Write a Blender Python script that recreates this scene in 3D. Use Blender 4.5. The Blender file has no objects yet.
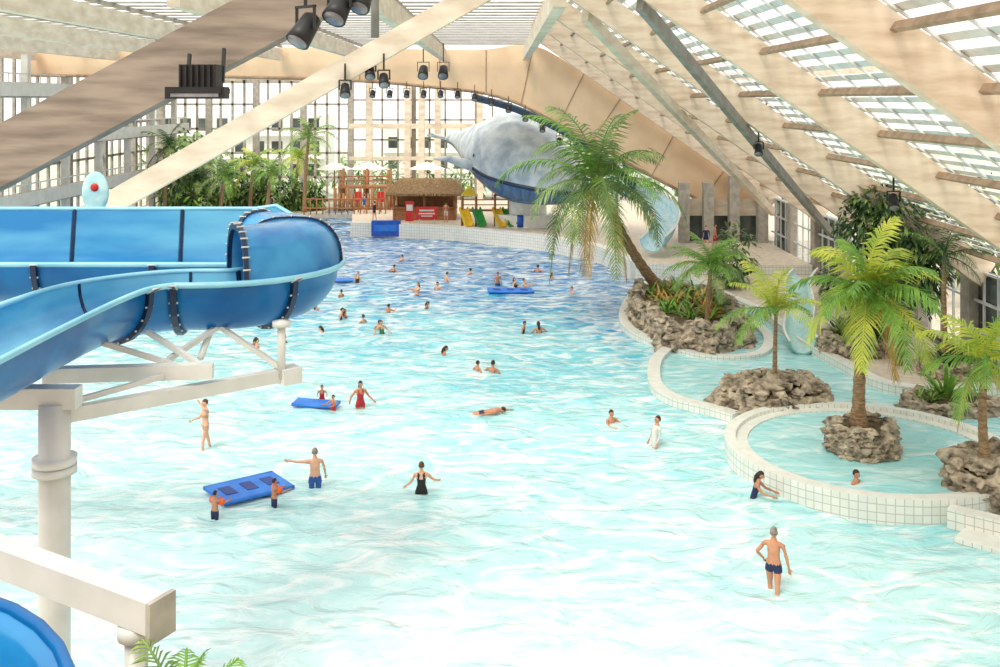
import bpy, math, random, bmesh
from mathutils import Vector, Matrix, noise
R=random.Random(7)
V=Vector
scn=bpy.context.scene
col=scn.collection

# ------------------------------------------------------------ helpers
def lin(c):
    o=[]
    for k in c[:3]:
        k=k/255.0
        o.append(k/12.92 if k<=0.04045 else ((k+0.055)/1.055)**2.4)
    return (o[0],o[1],o[2],1.0)

def mk(name,c1,c2=None,rough=0.5,scale=4.0,stretch=(1,1,1),bump=0.0,spec=0.5,metal=0.0,trans=0.0,detail=4,lo=0.35,hi=0.65):
    m=bpy.data.materials.new(name); m.use_nodes=True
    nt=m.node_tree; b=nt.nodes['Principled BSDF']
    b.inputs['Roughness'].default_value=rough
    b.inputs['Metallic'].default_value=metal
    b.inputs['Specular IOR Level'].default_value=spec
    if c2 is None: c2=tuple(max(0,k*0.88) for k in c1)
    tc=nt.nodes.new('ShaderNodeTexCoord'); mp=nt.nodes.new('ShaderNodeMapping')
    mp.inputs['Scale'].default_value=stretch
    nz=nt.nodes.new('ShaderNodeTexNoise'); nz.inputs['Scale'].default_value=scale; nz.inputs['Detail'].default_value=detail
    rp=nt.nodes.new('ShaderNodeValToRGB')
    rp.color_ramp.elements[0].position=lo; rp.color_ramp.elements[0].color=lin(c2)
    rp.color_ramp.elements[1].position=hi; rp.color_ramp.elements[1].color=lin(c1)
    nt.links.new(tc.outputs['Object'],mp.inputs['Vector']); nt.links.new(mp.outputs[0],nz.inputs['Vector'])
    nt.links.new(nz.outputs['Fac'],rp.inputs['Fac']); nt.links.new(rp.outputs['Color'],b.inputs['Base Color'])
    if bump>0:
        bp=nt.nodes.new('ShaderNodeBump'); bp.inputs['Strength'].default_value=bump; bp.inputs['Distance'].default_value=0.05
        nt.links.new(nz.outputs['Fac'],bp.inputs['Height']); nt.links.new(bp.outputs[0],b.inputs['Normal'])
    return m

def tile_mat(name,c,grout,bw=0.3,bh=0.15,rough=0.25,uv=True):
    m=bpy.data.materials.new(name); m.use_nodes=True
    nt=m.node_tree; b=nt.nodes['Principled BSDF']; b.inputs['Roughness'].default_value=rough
    tc=nt.nodes.new('ShaderNodeTexCoord'); br=nt.nodes.new('ShaderNodeTexBrick')
    br.offset=0.0
    br.inputs['Color1'].default_value=lin(c); br.inputs['Color2'].default_value=lin(tuple(k*0.96 for k in c))
    br.inputs['Mortar'].default_value=lin(grout); br.inputs['Scale'].default_value=1.0
    br.inputs['Mortar Size'].default_value=0.012
    br.inputs['Brick Width'].default_value=bw; br.inputs['Row Height'].default_value=bh
    nt.links.new(tc.outputs['UV' if uv else 'Object'],br.inputs['Vector']); nt.links.new(br.outputs['Color'],b.inputs['Base Color'])
    return m

class MB:
    def __init__(s): s.v=[]; s.f=[]; s.m=[]; s.s=[]; s.uv=[]
    def add(s,vs,fs,mi=0,smooth=False,uvs=None):
        o=len(s.v); s.v.extend([tuple(p) for p in vs])
        for k,f in enumerate(fs):
            s.f.append(tuple(i+o for i in f)); s.m.append(mi); s.s.append(smooth)
            s.uv.append(uvs[k] if uvs else None)
    def box(s,c,size,mi=0,rz=0.0):
        hx,hy,hz=size[0]/2,size[1]/2,size[2]/2
        cs,sn=math.cos(rz),math.sin(rz); vs=[]
        for dz in(-hz,hz):
            for dx,dy in((-hx,-hy),(hx,-hy),(hx,hy),(-hx,hy)):
                vs.append((c[0]+dx*cs-dy*sn,c[1]+dx*sn+dy*cs,c[2]+dz))
        s.add(vs,[(0,3,2,1),(4,5,6,7),(0,1,5,4),(1,2,6,5),(2,3,7,6),(3,0,4,7)],mi)
    def beam(s,p0,p1,w,h,mi=0,up=(0,0,1)):
        p0=V(p0);p1=V(p1); d=(p1-p0).normalized(); u=V(up)
        if abs(d.dot(u))>0.99: u=V((0,1,0))
        sd=d.cross(u).normalized(); u2=sd.cross(d).normalized(); vs=[]
        for p in(p0,p1):
            for a,b in((-1,-1),(1,-1),(1,1),(-1,1)):
                vs.append(p+sd*(a*w/2)+u2*(b*h/2))
        s.add(vs,[(0,1,2,3),(7,6,5,4),(0,4,5,1),(1,5,6,2),(2,6,7,3),(3,7,4,0)],mi)
    def tube(s,pts,rads,seg=8,mi=0,cap=True,smooth=True):
        pts=[V(p) for p in pts]; n=len(pts)
        if not hasattr(rads,'__len__'): rads=[rads]*n
        t0=(pts[1]-pts[0]).normalized(); ref=V((0,0,1)) if abs(t0.z)<0.9 else V((1,0,0))
        a=t0.cross(ref).normalized(); vs=[]; fs=[]
        for i in range(n):
            t=(pts[min(i+1,n-1)]-pts[max(i-1,0)]).normalized()
            a=(a-t*a.dot(t)).normalized(); b=t.cross(a)
            for k in range(seg):
                an=2*math.pi*k/seg
                vs.append(pts[i]+(a*math.cos(an)+b*math.sin(an))*rads[i])
        for i in range(n-1):
            for k in range(seg):
                k2=(k+1)%seg
                fs.append((i*seg+k,i*seg+k2,(i+1)*seg+k2,(i+1)*seg+k))
        if cap:
            fs.append(tuple(range(seg-1,-1,-1))); fs.append(tuple((n-1)*seg+k for k in range(seg)))
        s.add(vs,fs,mi,smooth)
    def ell(s,c,r,mi=0,seg=14,rings=9,rot=None,smooth=True,fn=None,cut=None):
        vs=[];fs=[]
        for i in range(rings+1):
            ph=math.pi*i/rings
            for k in range(seg):
                th=2*math.pi*k/seg
                p=V((math.sin(ph)*math.cos(th),math.sin(ph)*math.sin(th),math.cos(ph)))
                if fn: p=fn(p)
                p=V((p.x*r[0],p.y*r[1],p.z*r[2]))
                if rot: p=rot@p
                vs.append(p+V(c))
        for i in range(rings):
            for k in range(seg):
                k2=(k+1)%seg
                fs.append((i*seg+k,(i+1)*seg+k,(i+1)*seg+k2,i*seg+k2))
        s.add(vs,fs,mi,smooth)
    def poly(s,pts,z0,z1,mi_top=0,mi_side=0):
        n=len(pts)
        vs=[(p[0],p[1],z0) for p in pts]+[(p[0],p[1],z1) for p in pts]
        s.add(vs,[tuple(range(n,2*n))],mi_top)
        L=0
        for i in range(n):
            j=(i+1)%n; l=math.hypot(pts[j][0]-pts[i][0],pts[j][1]-pts[i][1])
            s.add([vs[i],vs[j],vs[n+j],vs[n+i]],[(0,1,2,3)],mi_side,False,[[(L,z0),(L+l,z0),(L+l,z1),(L,z1)]]); L+=l
    def curb(s,path,w,z0,z1,mi_top=0,mi_side=1,closed=False):
        n=len(path); P=[V((p[0],p[1],0)) for p in path]; Lf=[];Rt=[];L=[0]
        for i in range(n):
            if closed: t=P[(i+1)%n]-P[i-1]
            else: t=P[min(i+1,n-1)]-P[max(i-1,0)]
            t.normalize(); nn=V((-t.y,t.x,0)); Lf.append(P[i]+nn*w/2); Rt.append(P[i]-nn*w/2)
            if i: L.append(L[-1]+(P[i]-P[i-1]).length)
        rng=range(n if closed else n-1)
        for i in rng:
            j=(i+1)%n; la=L[i]; lb=L[j] if j>i else L[i]+(P[j]-P[i]).length
            a,b,c,d=Rt[i],Rt[j],Lf[j],Lf[i]
            up=lambda p,z:(p.x,p.y,z)
            s.add([up(a,z1),up(b,z1),up(c,z1),up(d,z1)],[(0,1,2,3)],mi_top)
            s.add([up(a,z0),up(b,z0),up(b,z1),up(a,z1)],[(0,1,2,3)],mi_side,False,[[(la,z0),(lb,z0),(lb,z1),(la,z1)]])
            s.add([up(c,z0),up(d,z0),up(d,z1),up(c,z1)],[(0,1,2,3)],mi_side,False,[[(lb,z0),(la,z0),(la,z1),(lb,z1)]])
        if not closed:
            for i in (0,n-1):
                a,d=Rt[i],Lf[i]
                s.add([(a.x,a.y,z0),(d.x,d.y,z0),(d.x,d.y,z1),(a.x,a.y,z1)],[(0,1,2,3)],mi_top)
    def obj(s,name,mats,parent=None,loc=None,rot=None):
        me=bpy.data.meshes.new(name); me.from_pydata(s.v,[],s.f)
        for m in mats: me.materials.append(m)
        me.polygons.foreach_set('material_index',s.m); me.polygons.foreach_set('use_smooth',s.s)
        if any(u for u in s.uv):
            ul=me.uv_layers.new(name='UVMap')
            for p,u in zip(me.polygons,s.uv):
                if u:
                    for li,c in zip(p.loop_indices,u): ul.data[li].uv=c
        me.update()
        o=bpy.data.objects.new(name,me); col.objects.link(o)
        if parent: o.parent=parent
        if loc: o.location=loc
        if rot: o.rotation_euler=rot
        return o
def smooth_path(ctrl,n=8,closed=False):
    c=[V(p) for p in ctrl]; N=len(c); out=[]
    segs=N if closed else N-1
    for i in range(segs):
        if closed: p0,p1,p2,p3=c[i-1],c[i],c[(i+1)%N],c[(i+2)%N]
        else: p0,p1,p2,p3=c[max(i-1,0)],c[i],c[i+1],c[min(i+2,N-1)]
        for k in range(n):
            t=k/n
            out.append(0.5*((2*p1)+(-p0+p2)*t+(2*p0-5*p1+4*p2-p3)*t*t+(-p0+3*p1-3*p2+p3)*t**3))
    if not closed: out.append(c[-1])
    return out
def empty(name):
    e=bpy.data.objects.new(name,None); col.objects.link(e); return e

# ------------------------------------------------------------ materials
M_wood=mk('whitewashed_wood',(240,222,200),(214,190,164),0.6,0.9,(1,1,5),0.05,detail=7,lo=.3,hi=.6)
M_woodg=mk('weathered_wood',(158,144,130),(122,110,98),0.7,1.2,(0.6,1,5),0.1)
M_woodw=mk('pale_wood',(234,222,202),(210,194,172),0.6,0.9,(1,1,3))
M_ply=mk('plywood_cladding',(240,212,178),(224,194,160),0.6,0.5,(1,1,1))
M_purlin=mk('brown_purlin',(176,150,124),(146,120,96),0.7,3)
M_slat=mk('white_slat',(230,234,232),(206,212,212),0.5,2)
M_slatg=mk('grey_slat',(176,168,156),(146,138,126),0.6,2)
M_steelg=mk('grey_steel',(148,146,138),(124,120,112),0.5,2)
M_white=mk('white_painted_steel',(216,216,211),(202,202,196),0.35,1.5)
M_frame=mk('window_frame_white',(222,226,226),(202,206,208),0.5,2)
M_deck=mk('deck_tiles_beige',(222,210,190),(200,186,166),0.6,3)
M_conc=mk('concrete',(184,178,168),(156,150,140),0.8,3)
M_tile=tile_mat('pool_wall_tiles',(236,236,228),(190,190,178),0.22,0.22)
M_cop=mk('white_coping',(236,236,229),(222,222,213),0.4,3)
M_rock=mk('rock',(204,188,164),(88,78,68),0.95,3.4,(1,1,1),1.0,detail=9,lo=0.32,hi=0.66)
M_soil=mk('planter_soil',(110,92,66),(70,60,44),0.95,6)
M_blue=mk('slide_blue_outside',(18,110,174),(10,88,152),0.3,1.0,spec=0.3)
M_bluein=mk('slide_blue_inside',(110,190,222),(40,132,192),0.15,0.5,(0.4,0.7,2.0),lo=.38,hi=.68)
M_navy=mk('slide_flange_navy',(18,44,80),(12,34,66),0.4,2)
M_rim=mk('slide_rim_pale',(150,210,230),(120,190,216),0.3,1)
M_black=mk('black_metal',(34,34,36),(22,22,24),0.5,3)
M_glassd=mk('dark_glass',(88,98,96),(52,60,58),0.12,0.5)
M_lens=mk('lamp_lens',(150,150,155),(120,120,125),0.1,3)
M_trunk=mk('palm_trunk',(172,142,108),(118,92,66),0.9,6,(1,1,4),0.4)
M_leafY=mk('palm_leaf_yellow_green',(208,210,80),(150,178,58),0.5,1.5)
M_leafG=mk('palm_leaf_green',(146,170,92),(92,126,66),0.5,1.5)
M_leafD=mk('leaf_dark_green',(66,98,50),(34,64,32),0.5,2)
M_leafB=mk('leaf_bright_green',(136,178,70),(92,140,52),0.5,2)
M_dry=mk('palm_leaf_dry',(212,174,90),(176,134,66),0.7,2)
M_thatch=mk('thatch',(150,124,90),(104,82,56),0.95,6,(1,1,4),0.4)
M_red=mk('red_paint',(206,44,40),(180,34,34),0.4,3)
M_yellow=mk('yellow_plastic',(236,200,52),(220,180,40),0.4,3)
M_green=mk('green_plastic',(66,160,80),(50,140,66),0.4,3)
M_bluep=mk('blue_plastic',(36,96,196),(26,76,176),0.4,3)
M_mat=mk('foam_mat_blue',(48,132,226),(34,110,208),0.5,1.5)
M_matd=mk('foam_mat_navy',(30,66,150),(24,54,130),0.5,2)
M_wwood=mk('warm_wood',(176,124,80),(138,92,58),0.6,3,(1,1,5))
M_wh=mk('whale_grey_skin',(212,220,224),(150,166,176),0.4,0.9,(1,1,1),0.2,detail=8)
M_whb=mk('whale_blue_jaw',(92,134,170),(56,92,134),0.4,0.8,(6,1,1))
M_orange=mk('orange_armband',(244,110,40),(230,92,30),0.4,3)
M_grass=mk('outdoor_ground',(200,205,190),(170,180,160),0.9,0.3)

def water_mat(name,stops,foam_glint=0.35,warp=9.0,bumpd=0.25,caus=0.5):
    m=bpy.data.materials.new(name); m.use_nodes=True
    nt=m.node_tree; L=nt.links.new; b=nt.nodes['Principled BSDF']
    b.inputs['Roughness'].default_value=0.16; b.inputs['IOR'].default_value=1.33; b.inputs['Specular IOR Level'].default_value=0.35
    tc=nt.nodes.new('ShaderNodeTexCoord')
    def nz(scale,det,st,dist=0.0):
        mp=nt.nodes.new('ShaderNodeMapping'); mp.inputs['Scale'].default_value=st
        n=nt.nodes.new('ShaderNodeTexNoise'); n.inputs['Scale'].default_value=scale; n.inputs['Detail'].default_value=det
        n.inputs['Distortion'].default_value=dist
        L(tc.outputs['Object'],mp.inputs[0]); L(mp.outputs[0],n.inputs['Vector']); return n
    def mth(op,a,bv,clamp=False):
        n=nt.nodes.new('ShaderNodeMath'); n.operation=op; n.use_clamp=clamp
        for i,x in enumerate((a,bv)):
            if isinstance(x,(int,float)): n.inputs[i].default_value=x
            else: L(x,n.inputs[i])
        return n.outputs[0]
    sp=nt.nodes.new('ShaderNodeSeparateXYZ'); L(tc.outputs['Object'],sp.inputs[0])
    n1=nz(0.12,3,(1,1,1),0.6); n2=nz(0.9,6,(0.5,1,1),1.0)
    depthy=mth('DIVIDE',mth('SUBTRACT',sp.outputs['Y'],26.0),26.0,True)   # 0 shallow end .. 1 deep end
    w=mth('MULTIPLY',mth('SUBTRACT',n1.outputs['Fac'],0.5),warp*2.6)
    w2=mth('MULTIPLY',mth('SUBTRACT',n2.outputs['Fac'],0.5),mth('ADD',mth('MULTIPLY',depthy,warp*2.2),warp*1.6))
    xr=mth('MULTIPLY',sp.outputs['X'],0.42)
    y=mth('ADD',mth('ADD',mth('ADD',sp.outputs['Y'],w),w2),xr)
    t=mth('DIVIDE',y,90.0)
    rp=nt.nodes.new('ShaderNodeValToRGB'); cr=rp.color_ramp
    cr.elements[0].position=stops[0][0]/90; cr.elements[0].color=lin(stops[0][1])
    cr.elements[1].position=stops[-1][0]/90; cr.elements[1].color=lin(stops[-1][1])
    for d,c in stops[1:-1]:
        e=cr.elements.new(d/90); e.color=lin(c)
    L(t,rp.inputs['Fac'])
    # foam wisps plus sparkle highlights painted into the water colour
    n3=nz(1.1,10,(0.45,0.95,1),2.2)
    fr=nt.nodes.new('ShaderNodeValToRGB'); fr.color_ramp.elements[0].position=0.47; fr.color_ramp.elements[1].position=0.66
    fr.color_ramp.elements[1].color=(foam_glint,foam_glint,foam_glint,1); fr.color_ramp.elements[0].color=(0,0,0,1)
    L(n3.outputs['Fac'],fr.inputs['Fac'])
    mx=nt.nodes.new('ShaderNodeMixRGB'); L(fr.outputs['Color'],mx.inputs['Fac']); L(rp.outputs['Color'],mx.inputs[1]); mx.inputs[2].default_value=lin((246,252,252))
    # painted caustic light: pale net lines in the colour, stronger at the deep end
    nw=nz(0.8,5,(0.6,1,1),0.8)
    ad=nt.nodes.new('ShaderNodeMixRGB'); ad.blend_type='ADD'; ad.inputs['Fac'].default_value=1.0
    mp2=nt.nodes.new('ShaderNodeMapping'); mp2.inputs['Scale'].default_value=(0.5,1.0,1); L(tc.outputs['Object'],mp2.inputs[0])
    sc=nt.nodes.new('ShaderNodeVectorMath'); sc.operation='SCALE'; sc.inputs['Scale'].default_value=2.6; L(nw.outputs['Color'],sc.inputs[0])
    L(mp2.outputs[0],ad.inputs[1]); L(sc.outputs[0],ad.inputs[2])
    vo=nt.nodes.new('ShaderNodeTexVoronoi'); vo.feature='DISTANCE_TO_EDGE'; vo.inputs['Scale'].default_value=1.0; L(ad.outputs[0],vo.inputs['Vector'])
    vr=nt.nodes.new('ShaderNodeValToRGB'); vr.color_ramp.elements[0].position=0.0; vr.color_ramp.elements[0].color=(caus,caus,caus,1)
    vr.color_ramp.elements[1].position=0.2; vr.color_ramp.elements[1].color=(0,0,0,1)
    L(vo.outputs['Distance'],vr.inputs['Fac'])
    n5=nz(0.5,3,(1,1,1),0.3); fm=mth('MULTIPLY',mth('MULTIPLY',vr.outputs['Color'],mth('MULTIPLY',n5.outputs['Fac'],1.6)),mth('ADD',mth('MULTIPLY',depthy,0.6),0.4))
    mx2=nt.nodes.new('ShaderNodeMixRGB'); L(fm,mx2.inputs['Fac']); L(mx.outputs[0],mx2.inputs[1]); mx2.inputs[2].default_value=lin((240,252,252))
    L(mx2.outputs[0],b.inputs['Base Color'])
    n4=nz(1.1,6,(0.7,1.1,1),1.0)
    bp=nt.nodes.new('ShaderNodeBump'); bp.inputs['Strength'].default_value=0.85; bp.inputs['Distance'].default_value=bumpd
    L(n4.outputs['Fac'],bp.inputs['Height']); L(bp.outputs[0],b.inputs['Normal'])
    return m
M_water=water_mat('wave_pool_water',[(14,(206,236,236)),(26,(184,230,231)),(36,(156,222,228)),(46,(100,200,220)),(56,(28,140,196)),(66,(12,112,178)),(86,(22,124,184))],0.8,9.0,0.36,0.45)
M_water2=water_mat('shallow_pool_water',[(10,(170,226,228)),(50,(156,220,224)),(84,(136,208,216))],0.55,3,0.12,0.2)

# ------------------------------------------------------------ world + light
w=bpy.data.worlds.new('World'); scn.world=w; w.use_nodes=True
bg=w.node_tree.nodes['Background']; bg.inputs[0].default_value=(1.0,0.98,0.95,1); bg.inputs[1].default_value=1.4
sd=bpy.data.lights.new('sun','SUN'); sd.energy=2.9; sd.angle=math.radians(26); sd.color=(1.0,0.92,0.80)
so=bpy.data.objects.new('sun',sd); col.objects.link(so); so.rotation_euler=(math.radians(28),math.radians(-22),0); so.location=(0,0,40)
try:
    scn.view_settings.view_transform='Standard'
    scn.view_settings.look='None'
except Exception as e: print(e)

# camera : standing on the gallery, 11 m above the water
cd=bpy.data.cameras.new('camera'); cd.lens=36; cd.sensor_width=36; cd.clip_end=500
cd.shift_y=-0.2335
co=bpy.data.objects.new('camera',cd); col.objects.link(co); co.location=(0,0,11); co.rotation_euler=(math.radians(90),0,0)
scn.camera=co

# ------------------------------------------------------------ water
mb=MB(); nx,ny=240,320; x0,x1,y0,y1=-42,19.0,13,100
vs=[];fs=[]
for j in range(ny+1):
    for i in range(nx+1):
        x=x0+(x1-x0)*i/nx; y=y0+(y1-y0)*(j/ny)**1.3
        z=0.08*noise.noise(V((x*0.5,y*0.9,0)))+0.06*noise.noise(V((x*0.15,y*0.3,5)))+.06*noise.noise(V((x*1.1,y*1.7,9)))
        vs.append((x,y,z))
for j in range(ny):
    for i in range(nx):
        a=j*(nx+1)+i; fs.append((a,a+1,a+nx+2,a+nx+1))
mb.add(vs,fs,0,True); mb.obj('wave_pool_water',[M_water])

# ------------------------------------------------------------ decks and pool edges
mb=MB(); mb.box((0,70,-1.0),(180,240,0.5),0); mb.obj('floor',[M_deck])
mb=MB(); mb.box((0,160,0.05),(300,117,0.3),0); mb.obj('outdoor_ground',[M_grass])
farpts=[(-12,81),(-8,80),(-4,78.6),(-1.5,77),(3,73.3),(5,70.6),(6.8,68),(8.3,61.5),(11,60.5),(18.9,60.5),(18.9,71),(30,72),(30,100),(-13.5,100),(-13,88)]
mb=MB(); mb.poly(farpts,-0.6,1.0,0,1)
mb.curb(smooth_path([(-12,81,0),(-8,80,0),(-4,78.6,0),(-1.5,77,0),(3,73.3,0),(5,70.6,0),(6.8,68,0),(8.3,61.5,0)],5),0.7,-0.5,1.12,2,1)
mb.obj('pool_deck_far',[M_deck,M_tile,M_cop])
mb=MB(); mb.poly([(-42,86),(-17,86),(-16,90),(-15.8,101),(-42,101)],-0.6,0.8,0,1); mb.obj('pool_deck_left',[M_deck,M_tile])
mb=MB(); rp=[(14.6,37),(18.9,37),(18.9,60.4),(11.5,60.4),(12.2,55),(13.2,50),(13.4,44),(13.9,40)]
mb.poly(rp,-0.6,0.42,0,1)
mb.curb(smooth_path([(18.8,36.9,0),(16,36.6,0),(14.4,37.4,0),(13.9,40,0),(13.4,44,0),(13.2,50,0),(12.2,55,0),(11.5,60.2,0)],5),0.5,-0.5,0.5,2,1)
mb.obj('pool_deck_right',[M_deck,M_tile,M_cop])
mb=MB(); mb.box((0,3,-0.1),(90,20,1.0),0); mb.obj('pool_deck_near',[M_deck])
mb=MB()
mb.curb(smooth_path([(8.6,59,0),(7.0,54,0),(6.1,49.5,0),(6.2,46.6,0),(7.2,44,0),(8.8,42.0,0),(11,42.4,0),(12.2,45.5,0),(12.2,49,0)],6),0.45,-0.5,0.32,0,1)
mb.curb(smooth_path([(7.4,43.6,0),(6.5,41.5,0),(6.0,39,0),(5.95,37.3,0),(6.4,36,0),(7.4,35,0),(8.1,34.2,0)],6),0.5,-0.5,0.3,0,1)
mb.obj('lagoon_curb',[M_cop,M_tile])
mb=MB(); lag=[(8.8,59.5,0),(7.2,54,0),(6.3,49.5,0),(6.4,46.6,0),(7.2,44.2,0),(6.6,41.5,0),(6.1,39,0),(6.05,37.3,0),(6.6,36,0),(8.0,34.6,0),(11,34.8,0),(14.4,33.2,0),(16,31,0),(18.9,25,0),(18.9,37,0),(14.2,40,0),(13.4,50,0),(11.6,60,0)]
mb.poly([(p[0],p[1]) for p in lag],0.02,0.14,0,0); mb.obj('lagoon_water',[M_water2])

# round raised pool
C=(11.15,30.2); RR=4.1
def arc(cx,cy,r,a0,a1,n): return [(cx+r*math.cos(math.radians(a0+(a1-a0)*k/n)),cy+r*math.sin(math.radians(a0+(a1-a0)*k/n)),0) for k in range(n+1)]
mb=MB(); cir=arc(C[0],C[1],RR,0,360,64)[:-1]
mb.curb(cir,0.34,-0.6,0.62,0,1,True)
mb.curb(arc(C[0],C[1],RR-0.35,0,360,64)[:-1],0.36,0.2,0.5,0,1,True)
mb.obj('round_pool_wall',[M_cop,M_tile])
mb=MB(); mb.poly([(p[0],p[1]) for p in arc(C[0],C[1],RR-0.52,0,360,64)[:-1]],0.3,0.45,0,0)
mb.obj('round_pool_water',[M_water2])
mb=MB()
mb.curb(smooth_path([(11.6,25.85,0),(12.3,25.3,0),(13.2,24.6,0),(14.6,23.6,0),(16.5,22.8,0)],6),0.42,-0.6,0.5,0,1)
mb.curb(smooth_path([(11.6,25.2,0),(12.8,24.1,0),(14.4,23.0,0),(16.5,22.2,0)],6),0.9,-0.6,0.12,0,1)
mb.obj('tiled_pool_step',[M_cop,M_tile])

# ------------------------------------------------------------ rocks and planters
bm=bmesh.new(); bmesh.ops.create_icosphere(bm,subdivisions=2,radius=1)
ICOV=[v.co.copy() for v in bm.verts]; ICOF=[tuple(v.index for v in f.verts) for f in bm.faces]; bm.free()
def rock(mb,c,r,mi=0):
    sd=V((R.uniform(0,99),R.uniform(0,99),R.uniform(0,99)))
    rot=Matrix.Rotation(R.uniform(0,6),3,'Z'); sx,sy,sz=R.uniform(.8,1.5),R.uniform(.7,1.1),R.uniform(.45,.85)
    vs=[]
    for p in ICOV:
        q=p*(1+0.7*noise.noise(p*1.3+sd)+.4*noise.noise(p*3+sd)); vs.append(rot@V((q.x*sx,q.y*sy,q.z*sz))*r+V(c))
    mb.add(vs,ICOF,mi,False)
def rock_planter(name,cx,cy,rx,ry,h,rs=0.3,z0=0.0,jit=0.12,fill=0):
    mb=MB(); per=2*math.pi*math.sqrt((rx*rx+ry*ry)/2); n=int(per/(rs*1.2)); lay=max(1,int(round(h/(rs*0.8))))
    for l in range(lay):
        k=1-0.12*l/max(1,lay)
        for i in range(n):
            a=2*math.pi*(i+0.5*(l%2)+R.uniform(-.2,.2))/n
            wob=1+jit*noise.noise(V((math.cos(a)*2,math.sin(a)*2,cx)))*2
            hh=1+0.5*noise.noise(V((math.cos(a)*3,math.sin(a)*3,cy)))
            rock(mb,(cx+(rx-rs*.5)*k*wob*math.cos(a),cy+(ry-rs*.5)*k*wob*math.sin(a),z0+(rs*0.4+l*rs*0.78)*hh),rs*R.uniform(.65,1.2))
    for i in range(fill):
        a=R.uniform(0,6.28); k=math.sqrt(R.random())*.85
        rock(mb,(cx+rx*k*math.cos(a),cy+ry*k*math.sin(a),z0+h*(.85+.45*(1-k))),rs*R.uniform(.8,1.4))
    pts=[(cx+(rx*.9)*math.cos(2*math.pi*i/24),cy+(ry*.9)*math.sin(2*math.pi*i/24)) for i in range(24)]
    mb.poly(pts,z0-0.3,z0+h*0.85,1,0)
    return mb.obj(name,[M_rock,M_soil])
rock_planter('rock_planter',9.0,48.0,2.6,5.6,1.3,0.34)
rock_planter('rock_planter',9.75,35.5,2.0,1.6,0.95,0.23,0,0.12,70)
rock_planter('rock_planter',10.9,30.1,1.05,1.05,0.85,0.15,0.45,0.03)
rock_planter('rock_planter',13.95,27.4,1.75,1.4,1.0,0.23,0.1,0.12,60)
rock_planter('rock_planter',15.2,42.2,1.7,1.4,0.8,0.24,0.42)
rock_planter('rock_planter',15.6,35.0,1.7,1.1,0.5,0.22,0.1)
rock_planter('rock_planter',17.4,38.7,1.1,1.2,0.5,0.22,0.42)

def blade(mb,p,d,L,wd,droop,mi=0,seg=3):
    d=V(d).normalized(); side=d.cross(V((0,0,1)))
    if side.length<0.05: side=V((1,0,0))
    side.normalize(); pts=[V(p)]; dd=d.copy()
    vs=[]; 
    for k in range(seg+1):
        t=k/seg; ww=wd*(0.5+1.2*t)*(1-t)*1.6+0.004 if k else wd*.5
        vs.append(pts[-1]-side*ww/2); vs.append(pts[-1]+side*ww/2)
        dd=(dd+V((0,0,-droop/seg))).normalized(); pts.append(pts[-1]+dd*L/seg)
    mb.add(vs,[(2*k,2*k+1,2*k+3,2*k+2) for k in range(seg)],mi,True)
def tuft(mb,p,n,L,wd,droop,mi=0):
    for i in range(n):
        a=i*2.4+R.uniform(-.2,.2); e=R.uniform(0.4,1.35)
        blade(mb,p,(math.cos(a)*math.cos(e),math.sin(a)*math.cos(e),math.sin(e)),L*R.uniform(.7,1.15),wd,droop,mi)
def bush(mb,c,r,n,ls,mis=(0,)):
    for i in range(n):
        while True:
            p=V((R.uniform(-1,1),R.uniform(-1,1),R.uniform(-1,1)))
            if p.length<=1: break
        if p.length<0.55: p=p.normalized()*R.uniform(.6,1)
        lump=1+0.35*noise.noise(p*2.2+V(c))
        q=V((p.x*r[0],p.y*r[1],p.z*r[2]))*lump+V(c)
        d=(p+V((R.uniform(-.7,.7),R.uniform(-.7,.7),R.uniform(-.6,.4)))).normalized()
        blade(mb,q,d,ls*R.uniform(.7,1.3),ls*.35,0.8,R.choice(mis),2)
def bed(name,cx,cy,rx,ry,z,n,L,mis,mats):
    mb=MB()
    for i in range(n):
        a=R.uniform(0,6.28); k=math.sqrt(R.random())*.85
        tuft(mb,(cx+rx*k*math.cos(a),cy+ry*k*math.sin(a),z),R.randint(9,15),L*R.uniform(.7,1.2),L*.13,0.9,R.choice(mis))
    return mb.obj(name,mats)
bed('bromeliad_bed',9.0,48.6,2.1,4.4,1.1,70,0.95,(0,1,2),[M_leafB,M_leafG,M_dry])
bed('bromeliad_bed',15.2,42.2,1.5,1.2,1.05,26,1.1,(0,1),[M_leafD,M_leafG])
bed('bromeliad_bed',17.4,38.7,.8,.9,.85,12,0.9,(0,1),[M_leafD,M_leafG])
bed('bromeliad_bed',15.6,35.0,1.2,.7,.5,8,0.6,(0,1),[M_leafG,M_leafB])
bed('bromeliad_bed',13.9,27.4,1.3,1.1,1.2,6,0.35,(0,1),[M_leafG,M_leafB])
mb=MB(); tuft(mb,(15.7,35.2,.45),26,1.5,.2,0.5,0); mb.obj('agave_plant',[M_leafB])

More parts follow.
